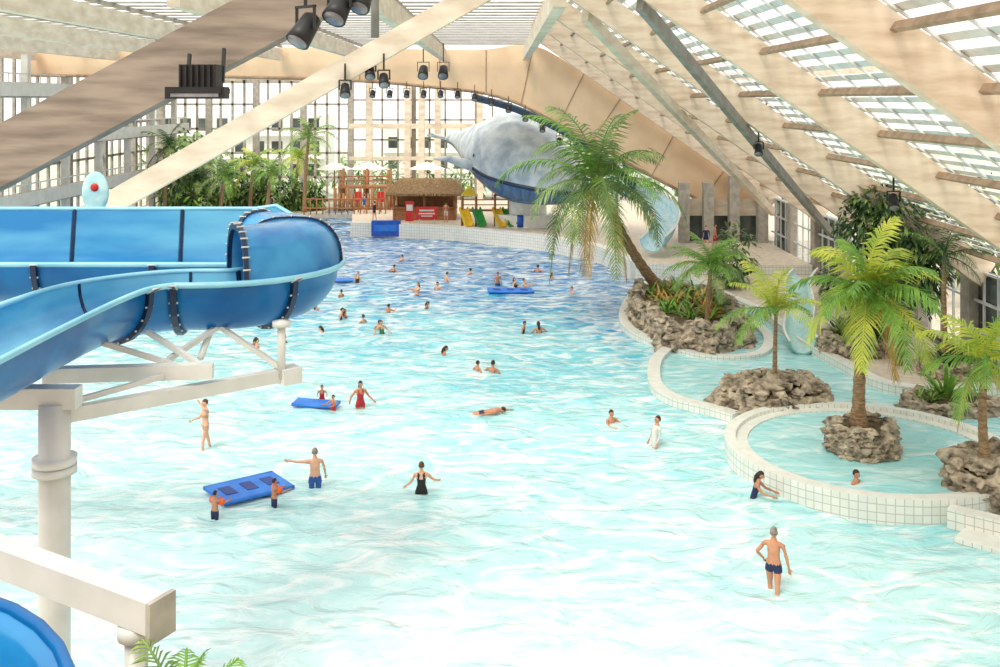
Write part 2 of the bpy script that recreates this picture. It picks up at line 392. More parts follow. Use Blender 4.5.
# ------------------------------------------------------------ palms
def palm(name,base,top,mid,n,L,mats,tr=0.14,lw=0.55,droop=1.5,dry=0,nl=26,seed=1,emax=78,emin=-25,lww=0.05):
    rr=random.Random(seed); mb=MB(); b=V(base);t=V(top);m=V(mid)
    pts=[];rd=[]; N=26
    for i in range(N+1):
        u=i/N; pts.append(b*(1-u)**2+m*2*u*(1-u)+t*u*u); rd.append(tr*(1.25-0.5*u)*(1.07 if i%2 else 0.95)+ (tr*.5*(1-u*6) if u<.16 else 0))
    mb.tube(pts,rd,10,0)
    mb.tube([t-V((0,0,.25*L*.3)),t+V((0,0,.02)),t+V((0,0,.12*L))],[tr*.8,tr*1.25,tr*.3],8,2)
    for i in range(n+dry):
        isdry=i>=n
        az=i*2.39996+rr.uniform(-.25,.25)
        e=math.radians(emax+(emin-emax)*(i/n)**0.9+rr.uniform(-12,12)) if not isdry else math.radians(-50)
        Lf=L*rr.uniform(.78,1.15)*(0.85 if i<3 else 1)
        h=V((math.cos(az),math.sin(az),0)); p=t.copy(); S=14; P=[p.copy()];T=[]
        for k in range(S):
            u=k/S; ee=e-droop*(u**1.4)*(0.8+0.4*math.cos(e))
            ee=max(ee,-1.45)
            d=h*math.cos(ee)+V((0,0,math.sin(ee))); T.append(d); p=p+d*Lf/S; P.append(p.copy())
        T.append(T[-1]); mi=3 if isdry else (2 if rr.random()<.35 else 1)
        mb.tube(P,[tr*.22*(1-.85*k/S)+.006 for k in range(S+1)],4,mi,False)
        side0=h.cross(V((0,0,1))).normalized()
        tw=rr.uniform(-.5,.5)
        for q in range(nl):
            u=0.1+0.9*q/nl; f=u*S; k=min(int(f),S-1); fr=f-k
            c=P[k].lerp(P[k+1],fr); d=T[k]; upv=side0.cross(d).normalized()
            ll=lw*math.sin(math.pi*min(1,(0.16+0.80*u)))**0.7*rr.uniform(.75,1.15)
            for sgn in(-1,1):
                ld=(side0*sgn*.85+d*(.35+.6*u)-upv*(-.12+sgn*tw*.5)+V((0,0,-.35 if not isdry else -1.2))+V((rr.uniform(-.12,.12),rr.uniform(-.12,.12),rr.uniform(-.12,.12)))).normalized()
                wv=d*lww*(L/3)
                m1=c+ld*ll*.5; ld2=(ld+V((0,0,-.5))).normalized(); m2=m1+ld2*ll*.5
                mb.add([c-wv*.4,c+wv*.4,m1+wv*.5,m1-wv*.5,m2],[(0,1,2,3),(3,2,4)],mi,False)
    return mb.obj(name,mats)
PY=[M_trunk,M_leafY,M_leafB,M_dry]; PG=[M_trunk,M_leafG,M_leafD,M_dry]; PM=[M_trunk,M_leafG,M_leafB,M_dry]
palm('palm_tree',(8.5,52.4,1.0),(4.9,50.5,6.9),(6.8,51.5,2.7),26,5.6,PM,0.25,1.35,1.55,5,30,3,88,-40,.05)
palm('palm_tree',(10.8,30.1,1.15),(11.1,30.0,5.2),(10.75,30.1,3.2),21,2.8,PY,0.16,.9,1.35,1,27,5,88,-28,.085)
palm('palm_tree',(9.7,35.3,.8),(9.75,35.3,3.6),(9.7,35.3,2.2),13,2.3,PY,0.075,.66,1.1,0,24,8,82,-5,.08)
palm('palm_tree',(13.2,27.2,1.1),(13.2,27.2,3.9),(13.05,27.2,2.5),13,2.1,PY,0.11,.7,1.2,2,23,12,82,-20,.08)
palm('palm_tree',(9.2,44.4,1.1),(9.35,44.4,3.6),(9.2,44.4,2.2),16,2.1,PM,0.08,.65,1.2,0,24,15,80,-15,.07)
palm('palm_tree',(9.9,47.0,1.1),(9.9,47.0,3.2),(9.9,47,2.2),14,2.1,[M_trunk,M_leafB,M_leafG,M_dry],0.08,.6,1.2,0,20,16,80,-15,.06)
palm('palm_tree',(-2.55,8.3,.4),(-2.6,8.2,5.75),(-2.6,8.2,3),12,.9,[M_trunk,M_leafB,M_leafG,M_dry],0.1,.3,.9,0,20,19,85,5,.08)
palm('palm_tree',(17.2,38.6,.8),(17.1,38.5,5.0),(17.1,38.6,3),12,2.2,PG,0.1,.65,1.2,0,20,31)
for k,(x,y,h,L,mats) in enumerate([(-29,86.5,7.0,3.4,PG),(-27.5,92,6.5,3.2,PG),(-22.5,90,5.2,3.2,PY),(-17.8,91,7.6,3.4,PM),(-20.5,88,4.6,2.8,PM),(-24.5,87.5,4.2,3.0,PM),(-27,88,4.0,2.6,PG),(-19.5,95,5.5,3,PY)]):
    palm('palm_tree',(x,y,.8),(x+.4,y,h),(x,y,h*.5),13,L,mats,0.16,.8,1.4,0,16,40+k,80,-25,0.09)
mb=MB()
for x,y,r,h in [(-28.5,88.5,2.2,5.6),(-28,90.5,2.2,7.5),(-26.5,87.8,1.6,3.2),(-25,92,1.8,4.0),(-22.8,92,1.8,3.4),(-21,92,1.8,3.2),(-17.6,93,1.2,2.6),(-30,93,2.4,6.5),(-24,95,2,5),(-19.3,93,1.5,3.0)]:
    bush(mb,(x,y,h*.55+.4),(r,r,h*.5),420,.75,(0,1,2)); mb.tube([(x,y,.7),(x,y,h*.6)],.12,6,3)
mb.obj('tropical_shrubs',[M_leafG,M_leafD,M_leafB,M_trunk])
mb=MB(); mb.tube([(15.9,39.9,.4),(15.8,39.9,3),(15.6,39.9,5.6)],[.2,.16,.08],8,1)
for c,r in [((15.4,39.9,6.3),(1.7,1.4,1.0)),((16.4,39.9,5.4),(1.4,1.4,1.0)),((14.7,39.9,5.9),(1.3,1.2,.9)),((16.9,40,4.3),(1.0,1.2,1.2)),((15.0,39.9,7.0),(1.0,1,.6))]:
    bush(mb,c,r,520,.42,(0,0,2))
for i in range(34):
    x=R.uniform(14.2,17.6); z=R.uniform(4.2,5.6); L=R.uniform(1,2.6)
    for q in range(int(L*9)): blade(mb,(x,39.8+R.uniform(-.1,.1),z-q*.11),(R.uniform(-1,1),-.6,-.4),.26,.1,.6,0,2)
mb.obj('ficus_tree',[M_leafD,M_trunk,M_leafG])
mb=MB()
for c,r in [((12.9,56.5,1.6),(.8,1.4,1.2)),((13.8,58,2.2),(1.1,1,1.7)),((17.6,46,1.6),(.8,2,1.2)),((17.6,52,1.5),(.8,2.4,1.1))]:
    bush(mb,c,r,300,.5,(0,1))
mb.obj('deck_shrubs',[M_leafD,M_leafG])

# ------------------------------------------------------------ roof
def zr(x): return 17.6-0.7*x
def zl(x): return 14.55+0.57*x
XR=2.45
root=empty('roof_structure')
mb=MB()
for d in (8,20,30,40,50,60,70.4):
    mb.beam((XR,d,zr(XR)),(19.4,d,zr(19.4)),0.5,1.0,0)
mb.beam((XR,18,14.72+.53*XR),(-17,18,14.72-.53*17),0.55,1.0,1)
mb.beam((XR,30,zl(XR)),(-17,30,zl(-17)),0.4,0.68,2)
mb.obj('rafters',[M_wood,M_woodg,M_woodw],root)
mb=MB()
mb.beam((XR,2,15.9),(XR,71,15.9),0.5,0.7,0)
mb.obj('ridge_beam',[M_wood],root)
mb=MB(); ds=(8,20,30,40,50,60,70.4)
for a,b in zip(ds[:-1],ds[1:]):
    x=4.3
    while x<19:
        mb.beam((x,a+.25,zr(x)+.3),(x,b-.25,zr(x)+.3),0.12,0.2,0,(0.57,0,0.82)); x+=1.75
mb.obj('purlins',[M_purlin],root)
mb=MB(); x=2.7
while x<19.4:
    mb.beam((x,2,zr(x)+.85),(x,71,zr(x)+.85),0.25,0.03,0,(0.57,0,0.82)); x+=0.44
for d in range(4,71,2):
    mb.beam((XR,d,zr(XR)+.78),(19.4,d,zr(19.4)+.78),0.06,0.06,0)
mb.obj('skylight_louvres',[M_slat],root)
mb=MB()
mb.beam((4.2,30,13.9),(18.2,55,3.7),0.22,0.42,0)
mb.beam((3.4,40,14.4),(18.0,66,3.6),0.3,0.5,1)
mb.obj('diagonal_braces',[M_steelg,M_woodw],root)
mb=MB()
y=28
while y<71:
    mb.box((-16,y,14.9),(37,0.34,0.05),0); y+=1.5
x=-33
while x<2.3:
    mb.box((x,50.5,14.2),(0.4,41,0.8),1); x+=5.8
for x in [-30,-27.2,-21.3,-15.5,-9.7,-4]:
    mb.box((x,50.5,14.8),(0.12,41,0.16),0)
o=mb.obj('ceiling',[M_slatg,M_woodw])
# rear end wall of the hall, unseen, added to cut sky light on the foreground
mb=MB(); mb.box((-8,-8,7.5),(60,.4,16),0)
for x in range(-36,22,5): mb.box((x,-7.7,7.5),(.5,.3,16),1)
mb.obj('wall_back_blocker',[M_ply,M_woodw])

# arched plywood fascia
inner=[(-34,12.8),(-20,12.7),(-10,12.4),(-4.3,11.9),(-1,11.5),(1.5,10.7),(4.2,9.3),(6.5,8.0),(10.8,5.6),(14.4,3.8),(17.3,2.0)]
outer=[(-34,14.9),(-20,14.8),(-10,14.7),(-4.3,14.6),(-1,14.6),(2.4,14.9),(6.0,12.9),(8.6,11.1),(12.4,8.5),(16,6.0),(18.8,4.2)]
mb=MB()
ip=smooth_path([(a,0,b) for a,b in inner],4); op=smooth_path([(a,0,b) for a,b in outer],4)
for i in range(len(ip)-1):
    a,b,c,d=ip[i],ip[i+1],op[i+1],op[i]; y0_,y1_=71.3,74.4
    vs=[(a.x,y0_,a.z),(b.x,y0_,b.z),(c.x,y0_,c.z),(d.x,y0_,d.z),(a.x,y1_,a.z),(b.x,y1_,b.z),(c.x,y1_,c.z),(d.x,y1_,d.z)]
    mb.add(vs,[(0,1,2,3)],0); mb.add(vs,[(4,7,6,5),(0,4,5,1),(3,2,6,7)],0)
for i in range(0,len(ip),4):
    a,d=ip[i],op[i]; mb.beam((a.x,71.27,a.z),(d.x,71.27,d.z),0.05,0.05,1,(0,1,0))
mb.tube([(p.x,71.2,p.z-.05) for p in ip],0.12,6,1)
mb.obj('arched_fascia',[M_ply,M_purlin])
mb=MB(); rib=smooth_path([(-2,76,11.2),(1.5,76,10.2),(5.5,75,8.2),(9,74.6,5.6),(11.6,74.6,2.6),(12.1,74.6,1.0)],5)
mb.tube(rib,0.28,8,0); mb.obj('arch_rib',[mk('arch_blue',(66,92,120),(50,74,100),.4)])

# ------------------------------------------------------------ walls / windows
def window_wall(name,p0,p1,z0,z1,nx,nz,fr=0.22,mat=None,panes=None):
    mb=MB(); p0=V((p0[0],p0[1],0)); p1=V((p1[0],p1[1],0))
    for i in range(nx+1):
        p=p0.lerp(p1,i/nx); big=(i%4==0)
        mb.beam((p.x,p.y,z0),(p.x,p.y,z1),fr*(2.2 if big else .8),fr*(2.2 if big else .8),0)
    for k in range(nz+1):
        z=z0+(z1-z0)*k/nz; mb.beam((p0.x,p0.y,z),(p1.x,p1.y,z),fr*.8,fr*.8 if k not in(0,nz) else fr*2.5,0)
    return mb.obj(name,[mat or M_frame])
window_wall('window_1',(-34,100.5),(-15,100.5),0.8,13,16,5,.26,M_conc)
window_wall('window_2',(-15,100.5),(4,100.5),1.0,13,12,6,0.2,M_slatg)
window_wall('window_3',(4,100.5),(30,100.5),1.0,13,16,5)
window_wall('window_4',(-34.2,58),(-34.2,100.5),0.5,14.6,24,5,0.24,M_conc)
mb=MB()
for x in(-13,-9.2,-7.8,-6.2,-2):
    mb.beam((x,99.5,1),(x,99.5,13),.6,.6,0)
mb.beam((-15,99.4,8.4),(4,99.4,8.4),.3,.5,0); mb.beam((-15,99.4,5.2),(4,99.4,5.2),.3,.35,0)
for x in range(-32,30,6): mb.beam((x,74.6,13.2),(x,100,13.2),.4,.7,0)
mb.obj('far_hall_frame',[M_woodw])
mb=MB()
for z in(4.2,8.0,11.4):
    mb.box((-32.4,79,z),(3.0,40,.5),0)
    mb.box((-30.85,79,z+.3),(.12,40,.9),1)
    for i in range(27): mb.beam((-30.9,60+i*1.45,z+.7),(-30.9,60+i*1.45,z+1.25),.06,.06,1)
    mb.beam((-30.9,59.5,z+1.3),(-30.9,98.5,z+1.3),.08,.08,1)
for y in range(60,99,6): mb.beam((-31.3,y,.8),(-31.3,y,14),.45,.45,1)
mb.obj('gallery_balconies',[M_conc,M_white])
# neighbouring buildings and trees seen through the far glazing
mb=MB()
for i,(x,y,wd,hh) in enumerate([(-34,135,22,9),(-8,150,18,7),(16,140,24,10)]):
    mb.box((x,y,hh/2),(wd,8,hh),0)
    for r_ in range(int(hh/3)):
        for c_ in range(int(wd/2.4)): mb.box((x-wd/2+1.4+c_*2.4,y-4.02,1.8+r_*3),(1.4,.06,1.6),1)
        mb.box((x,y-4.4,.4+r_*3),(wd,.9,.2),0)
mb.obj('apartment_buildings',[M_cop,M_glassd])
mb=MB()
for i in range(16):
    x=-40+i*4.6; h=R.uniform(3,6); bush(mb,(x,112+R.uniform(-3,3),h*.6),(2.2,2,h*.5),220,.9,(0,1)); mb.tube([(x,112,.1),(x,112,h*.6)],.15,6,2)
mb.obj('garden_trees',[M_leafG,M_leafB,M_trunk])
mb=MB()
for x in (12.9,14.6,16.4,18.4):
    mb.beam((x,70.2,1.0),(x,70.2,zr(x)-.5 if x>16 else 5.2),.7,.7,1)
mb.box((15.9,71.0,3.4),(6.0,.2,1.2),0); mb.box((15.9,71.0,1.95),(6.0,.1,1.9),2)
mb.obj('wall_far',[M_woodw,M_conc,M_glassd])
mb=MB(); y=31.0; k=0
while y<69:
    mb.beam((19.3,y,-.5),(19.3,y,4.2),.5,.8,0)
    for j in range(4):
        yy=y+.4+j*1.15
        mb.beam((19.3,yy,.4),(19.3,yy,4.2),.08,.1,2)
    for z in (.5,1.7,2.9,4.1): mb.beam((19.3,y,z),(19.3,y+5,z),.1,.1,2)
    if k%2: mb.box((19.45,y+2.5,2.3),(.05,4.6,3.7),1)
    y+=5; k+=1
mb.box((19.4,50,.2),(.3,40,.9),0)
mb.obj('wall_right',[M_conc,M_glassd,M_frame])
mb=MB()
for i in range(40):
    bush(mb,(25+R.uniform(0,10),28+i*1.0,2.0+R.uniform(0,2)),(2,2,2.2),70,.9,(0,1))
mb.obj('outdoor_trees',[M_leafD,M_leafG])

# ------------------------------------------------------------ water slides
def flume(name,path,r,hout,ribs=(),zsc=1.0,mats=None,parent=None,arcn=12,hood=None,hoodh=0.98):
    mb=MB(); P=[V(p) for p in path]; n=len(P)
    if not hasattr(hout,'__len__'): hout=[hout]*n
    def axes(i):
        t=P[min(i+1,n-1)]-P[max(i-1,0)]; t.z=0; t.normalize(); return t,V((-t.y,t.x,0))
    def sec(i,off):
        t,o=axes(i); q=[]
        for k in range(arcn+1):
            a=math.pi+math.pi*k/arcn; q.append(P[i]+o*(math.cos(a)*(r+off))+V((0,0,math.sin(a)*(r*zsc+off))))
        for k in(1,2,3): q.append(P[i]+o*(r+off+0.05*k)+V((0,0,hout[i]*k/3)))
        return q
    def hsec(i,off):
        t,o=axes(i); q=[]; M_=14
        for k in range(M_+1):
            a=math.pi*k/M_; cc=math.cos(a); ss=math.sin(a)
            q.append(P[i]+o*(math.copysign(abs(cc)**.7,cc)*(r+.06+off))+V((0,0,(ss**.8)*(hoodh+off))))
        return q
    I=[sec(i,0) for i in range(n)]; O=[sec(i,.07) for i in range(n)]; m=len(I[0])
    vs=[p for s_ in I for p in s_]; fs=[(i*m+k,i*m+k+1,(i+1)*m+k+1,(i+1)*m+k) for i in range(n-1) for k in range(m-1)]
    mb.add(vs,fs,1,True)
    vs=[p for s_ in O for p in s_]; fs=[(i*m+k,(i+1)*m+k,(i+1)*m+k+1,i*m+k+1) for i in range(n-1) for k in range(m-1)]
    mb.add(vs,fs,0,True)
    for e in(0,m-1):
        mb.tube([(I[i][e]+O[i][e])/2 for i in range(n)],.06,6,3)
    for i in(0,n-1):
        for k in range(m-1): mb.add([I[i][k],I[i][k+1],O[i][k+1],O[i][k]],[(0,1,2,3)],0)
    def band(S1,S2,t,w2,mi=2):
        mm=len(S1)
        for k in range(mm-1):
            A,B=[p-t*w2 for p in (S1[k],S1[k+1])],[p+t*w2 for p in (S1[k],S1[k+1])]
            A2,B2=[p-t*w2 for p in (S2[k],S2[k+1])],[p+t*w2 for p in (S2[k],S2[k+1])]
            mb.add([A2[0],A2[1],B2[1],B2[0]],[(0,1,2,3)],mi); mb.add([A[0],A[1],A2[1],A2[0]],[(0,1,2,3)],mi); mb.add([B[0],B[1],B2[1],B2[0]],[(0,1,2,3)],mi); mb.add([A[0],A[1],B[1],B[0]],[(0,1,2,3)],mi)
    for i in ribs:
        t,o=axes(i)
        band(sec(i,.0),sec(i,.17),t,.06)
        band(sec(i,-.02),sec(i,.0),t,.03)
        for k in range(0,m):
            c=sec(i,.13)[k]; mb.tube([c-t*.09,c+t*.09],.02,6,4)
    if hood:
        a0,a1=hood; H1=[hsec(i,.0) for i in range(a0,a1+1)]; H2=[hsec(i,.07) for i in range(a0,a1+1)]; mm=len(H1[0]); nn=len(H1)
        for HH,mi in((H1,1),(H2,5)):
            vs=[p for s_ in HH for p in s_]; mb.add(vs,[(i*mm+k,i*mm+k+1,(i+1)*mm+k+1,(i+1)*mm+k) for i in range(nn-1) for k in range(mm-1)],mi,True)
        for i in (a0,a0+6,a1):
            t,o=axes(i); band(hsec(i,0.0),hsec(i,.12),t,.045 if i in(a0,a1) else .035)
            for p in hsec(i,.125)[1:-1]: mb.tube([p-t*.075,p+t*.075],.017,6,4)
    return mb.obj(name,mats or [M_blue,M_bluein,M_navy,M_rim,M_white,mk('slide_hood_blue',(60,150,204),(24,114,178),.18,1.2)],parent)
Z0=7.38
bend=[(-5.9+1.38*math.sin(math.radians(a)),21.58+1.38*math.cos(math.radians(a)),Z0) for a in range(0,181,12)]
pth=[V((-18+ (12.1)*k/14,22.96,Z0)) for k in range(14)]+[V(p) for p in bend]
tail=smooth_path([(-5.9,20.2,Z0),(-6.7,20.1,Z0),(-7.5,19.3,Z0),(-7.8,18,Z0),(-7.9,15.5,Z0),(-7.9,12,Z0),(-8.0,7,Z0-.1)],6)[1:]
pth+=tail; N=len(pth)
ho=[]
for i in range(N):
    if i<15: ho.append(1.0)
    elif i<30: ho.append(max(.08,1.0*(1-(i-15)/4.0)+.08) if i<19 else .08)
    else: ho.append(.08)
slide=empty('water_slide')
flume('flume',pth,.93,ho,ribs=(9,12,25,33,41),parent=slide,hood=(15,27))
mb=MB()
mb.tube([(-7.35,16.5,-.6),(-7.35,16.5,6.0)],.25,18,0)
mb.tube([(-7.35,16.5,4.85),(-7.35,16.5,4.97)],.35,18,0); mb.tube([(-7.35,16.5,5.0),(-7.35,16.5,5.12)],.35,18,0)
mb.beam((-8.6,16.5,6.1),(-6.95,16.5,6.1),.3,.34,0)
mb.beam((-7.35,16.6,5.75),(-4.1,19.7,5.62),.2,.24,0)
mb.beam((-8.2,18,6.05),(-5.25,18.3,6.05),.24,.26,0)
mb.box((-4.15,19.6,5.62),(.4,.4,.3),0,.7)
mb.tube([(-4.25,19.45,5.6),(-4.25,19.45,6.72)],.08,12,0)
mb.tube([(-4.25,19.45,6.6),(-4.25,19.45,6.7)],.18,12,0)
for a,b in [((-7.3,18.2,6.6),(-5.9,18.4,6.1)),((-6.7,19,6.6),(-5.4,18.3,6.1)),((-5.6,19.8,6.55),(-4.3,19.5,5.8)),((-5.6,19.8,6.5),(-6.3,18.3,6.1)),((-7.3,16.8,5.9),(-6.1,18.1,6.0))]:
    mb.beam(a,b,.09,.09,0)
mb.tube([(-5.75,20.0,6.5),(-5.75,19.2,6.05)],.07,8,0)
mb.tube([(-15,22.9,-.6),(-15,22.9,6.5)],.22,14,0)
mb.obj('slide_supports',[M_white],slide)
mb=MB(); mb.ell((-9.75,24.1,8.78),(.33,.06,.5),0); mb.ell((-9.75,24.04,8.9),(.1,.04,.1),1); mb.box((-9.75,24.1,8.32),(.3,.1,.1),2); mb.obj('surfboard_sign',[mk('sign_pale',(196,232,232),(150,205,215),.4),M_red,M_white],slide)

slide2=empty('water_slide.001')
p2=[(-5.5+1.5*math.sin(math.radians(a)),6.75+1.5*math.cos(math.radians(a)),6.5-.002*a) for a in range(-90,200,10)]
flume('flume',p2,.72,.05,ribs=(),parent=slide2,mats=[M_blue,mk('slide_deep_blue',(40,132,190),(20,104,166),.2,.6),M_navy,M_blue,M_white])
mb=MB()
mb.beam((-2.95,8.65,6.54),(-6.8,10.6,6.72),.22,.28,0)
mb.box((-2.93,8.64,6.53),(.05,.3,.36),1,-.47)
mb.tube([(-3.2,8.8,-.3),(-3.2,8.8,6.4)],.10,16,0); mb.tube([(-3.2,8.8,6.28),(-3.2,8.8,6.4)],.16,16,0)
mb.tube([(-6.4,10.4,-.5),(-6.4,10.4,6.55)],.12,12,0)
mb.obj('slide_supports',[M_white,M_conc],slide2)

slide3=empty('water_slide.002')
p3=smooth_path([(7.6,77.5,5.2),(8.8,75.5,4.8),(10.3,71.4,4.3),(11.2,68,3.5),(10.6,65.2,2.7),(9.6,63.2,2.2)],6)
flume('flume',p3,.75,.25,ribs=(),parent=slide3,mats=[mk('pale_slide_out',(150,205,222),(120,185,208),.25),mk('pale_slide_in',(206,230,236),(170,214,226),.2),M_navy,M_cop,M_white])
mb=MB(); mb.tube([(11.2,68,.9),(11.2,68,2.8)],.15,8,0); mb.tube([(8.8,75.5,.9),(8.8,75.5,4.1)],.15,8,0); mb.obj('slide_supports',[M_white],slide3)
slide4=empty('water_slide.003')
p4=smooth_path([(15.8,52,2.2),(14.8,50,1.9),(13.9,46.5,1.4),(13.1,44.2,.95),(12.9,42.6,.7)],6)
flume('flume',p4,.5,.1,parent=slide4,mats=[mk('teal_slide',(130,196,190),(110,180,176),.3),mk('teal_slide_in',(190,224,220),(160,206,204),.3),M_navy,M_cop,M_white])

# ------------------------------------------------------------ whale
wh=empty('whale_sculpture')
axis=[(-4.8,90,7.5),(-3.7,88,7.5),(-2.2,85.5,7.2),(-.6,82.5,6.8),(.9,79.8,6.5),(2.4,77.6,5.8),(4.2,76.0,5.0),(5.9,75.2,4.4),(6.8,74.9,4.1)]
rad=[(.3,.2),(.8,.7),(1.7,1.6),(2.7,2.7),(3.4,3.5),(3.5,3.3),(2.7,2.3),(1.5,1.2),(.3,.25)]
ax=smooth_path(axis,5); rr_=smooth_path([(a,b,0) for a,b in rad],5)
nA=len(ax)
def whale_part(a0,a1,dz,sc,mi,mb,i0=0,pleat=0.0,vs_=1.0):
    vs=[];seg=32;fs=[];idx=range(i0,nA)
    for i in idx:
        t=(ax[min(i+1,nA-1)]-ax[max(i-1,0)]).normalized(); s_=t.cross(V((0,0,1))).normalized(); u=s_.cross(t)
        for k in range(seg+1):
            a=a0+(a1-a0)*k/seg; z=math.sin(a); y=math.cos(a)
            vs.append(ax[i]+V((0,0,dz))+s_*y*rr_[i].x*sc+u*z*rr_[i].y*(vs_ if z<0 else 1)*sc+u*(pleat*math.sin(a*26)))
    for i in range(len(idx)-1):
        for k in range(seg):
            q=i*(seg+1)+k; fs.append((q,q+seg+1,q+seg+2,q+1))
    mb.add(vs,fs,mi,True)
mb=MB(); whale_part(-.35,math.pi+.35,0,1,0,mb,0,0,.85)
whale_part(math.pi+.3,2*math.pi-.3,-.05,.97,1,mb,0,.05,.9)
mb.obj('whale_body',[M_wh,M_whb],wh)
mb=MB()
for sgn in(-1,1):
    pts=[]
    for i in range(18,nA):
        t=(ax[min(i+1,nA-1)]-ax[max(i-1,0)]).normalized(); s_=t.cross(V((0,0,1))).normalized(); u=s_.cross(t)
        pts.append(ax[i]+s_*sgn*math.cos(-.33)*rr_[i].x+u*math.sin(-.33)*rr_[i].y*.85)
    mb.tube(pts,.17,8,0)
    mb.tube([p+V((0,0,.24)) for p in pts],.12,8,1)
    mb.ell(pts[2]+V((0,-.05,1.1)),(.2,.2,.2),0)
mb.obj('whale_mouth',[M_navy,M_wh],wh)
mb=MB()
for sgn in(-1,1):
    b=V((-4.8,89.9,7.5)); vs=[b+V((0,0,.15)),b+V((-.5,sgn*.9,.25)),b+V((-1.6,sgn*2.2,.5)),b+V((-1.0,sgn*1.0,.3)),b+V((-.7,0,.2))]
    vs2=[p+V((0,0,-.18)) for p in vs]; mb.add(vs+vs2,[(0,1,2,3,4),(9,8,7,6,5),(0,5,6,1),(1,6,7,2),(2,7,8,3),(3,8,9,4)],0)
mb.tube([(-1.6,79.2,5.6),(-2.8,78.6,6.0),(-4.0,78.3,6.4),(-5.2,78.2,6.4)],[.45,.4,.28,.05],8,0)
mb.obj('whale_fins',[M_wh],wh)
mb=MB(); mb.poly([(2.2+2.6*math.cos(a*math.pi/10),79+1.2*math.sin(a*math.pi/10)) for a in range(20)],1.0,2.0,0,0)
mb.poly([(2.2+1.5*math.cos(a*math.pi/10),79+.8*math.sin(a*math.pi/10)) for a in range(20)],2.0,4.0,0,0)
mb.obj('whale_plinth',[M_cop],wh)

# ------------------------------------------------------------ kiosk & small far objects
k=empty('thatched_kiosk'); mb=MB()
for x in(-8.8,-6.3,-3.8):
    for y in(83.2,86): mb.tube([(x,y,.9),(x,y,3.5)],.12,8,0)
mb.box((-6.3,83.3,1.5),(5.2,.3,1.05),0); mb.box((-6.3,83.2,2.07),(5.5,.7,.1),0)
mb.box((-8.8,84.6,1.5),(.2,2.6,1.05),0); mb.box((-3.8,84.6,1.5),(.2,2.6,1.05),0); mb.box((-6.3,86,2.2),(5.2,.15,2.6),0)
mb.obj('kiosk_frame',[M_wwood],k)
mb=MB(); a=[(-9.4,82.3,3.3),(-3.1,82.3,3.3),(-3.1,86.9,3.3),(-9.4,86.9,3.3),(-8.5,84.6,4.4),(-4.1,84.6,4.4)]
mb.add(a,[(0,1,5,4),(1,2,5),(2,3,4,5),(3,0,4)],0); mb.add([V(p)-V((0,0,.22)) for p in a[:4]]+a[:4],[(0,3,2,1),(0,1,5,4),(1,2,6,5),(2,3,7,6),(3,0,4,7)],0)
for i in range(420):
    x=R.uniform(-9.3,-3.2); u=R.uniform(0,1); blade(mb,(x,82.3+2.1*u*.95,3.35+1.05*u*.95),(R.uniform(-.2,.2),-1,-.62),.45,.08,.2,0,2)
mb.obj('thatch_roof',[M_thatch],k)
mb=MB(); mb.box((-5.9,80.6,1.9),(1.7,.08,1.0),0); mb.tube([(-6.5,80.65,.9),(-6.5,80.65,1.7)],.04,6,1); mb.tube([(-5.3,80.65,.9),(-5.3,80.65,1.7)],.04,6,1)
mb.box((-5.9,80.55,2.1),(1.2,.02,.12),1); mb.box((-5.9,80.55,1.85),(1.3,.02,.1),1); mb.box((-5.9,80.55,1.65),(.9,.02,.08),1); mb.obj('red_notice_board',[M_red,M_white])
mb=MB(); mb.box((-7.3,80.8,2.0),(.7,.08,1.6),0); mb.box((-7.3,80.74,2.3),(.5,.02,.5),1); mb.tube([(-7.3,80.85,.9),(-7.3,80.85,1.3)],.05,6,1); mb.obj('red_poster_stand',[M_red,M_white])
mb=MB(); mb.box((-9.1,79.9,.75),(2.3,.5,1.25),0); mb.box((-9.1,79.62,.8),(1.9,.04,.5),1); mb.obj('blue_banner_box',[M_bluep,M_mat])
pl=empty('toddler_playground'); mb=MB()
for x in(-3,-1.9,-.4,.7):
    for y in(79.2,80.4): mb.tube([(x,y,.9),(x,y,3.4)],.09,8,0)
mb.box((-2.45,79.8,2.2),(1.2,1.3,.12),0); mb.box((.15,79.8,2.2),(1.2,1.3,.12),0)
mb.beam((-1.9,79.8,2.2),(-.4,79.8,2.2),.7,.1,0)
for z in(2.7,3.1): mb.beam((-3,79.2,z),(.7,79.2,z),.06,.08,0)
mb.obj('tower',[M_wwood],pl)
mb=MB()
for a_,mi in((-2.9,0),(-1.9,1),(-.3,0),(.5,1)):
    mb.beam((a_,79.2,2.3),(a_+.5,77.9,1.15),.6,.08,mi)
    for s_ in(-.3,.3): mb.beam((a_+s_,79.2,2.45),(a_+.5+s_,77.9,1.3),.08,.3,mi)
for cx,mi in((-2.45,0),(.15,2)):
    vs=[(cx,79.8,4.2)]+[(cx+.95*math.cos(q*math.pi/2+.78),79.8+.95*math.sin(q*math.pi/2+.78),3.4) for q in range(4)]
    mb.add(vs,[(0,1+q,1+(q+1)%4) for q in range(4)],mi)
mb.tube([(1.6,78.0,1.1),(1.6,78.0,2.0)],.3,10,3)
mb.obj('chutes',[M_yellow,M_green,M_red,M_bluep],pl)
mb=MB() 
for i in range(14):
    x=-17.2+i*.55; mb.tube([(x,87.8,.9),(x,87.8,2.3)],.06,6,0)
for z in(1.5,2.3): mb.tube([(-17.3,87.8,z),(-10,87.8,z)],.06,6,0)
mb.box((-13.5,88.4,.8),(7.6,1.4,.3),1); mb.obj('wooden_footbridge',[M_wwood,M_conc])
ft=empty('log_play_fort'); mb=MB()
for i in range(16):
    x=-15+i*.38; mb.tube([(x,91,.9),(x,91,2.5+.5*(i%3==0))],.15,7,0)
for x in(-14.6,-12.4,-10.2):
    for y in(91.6,93.4): mb.tube([(x,y,.9),(x,y,4.6)],.13,7,0)
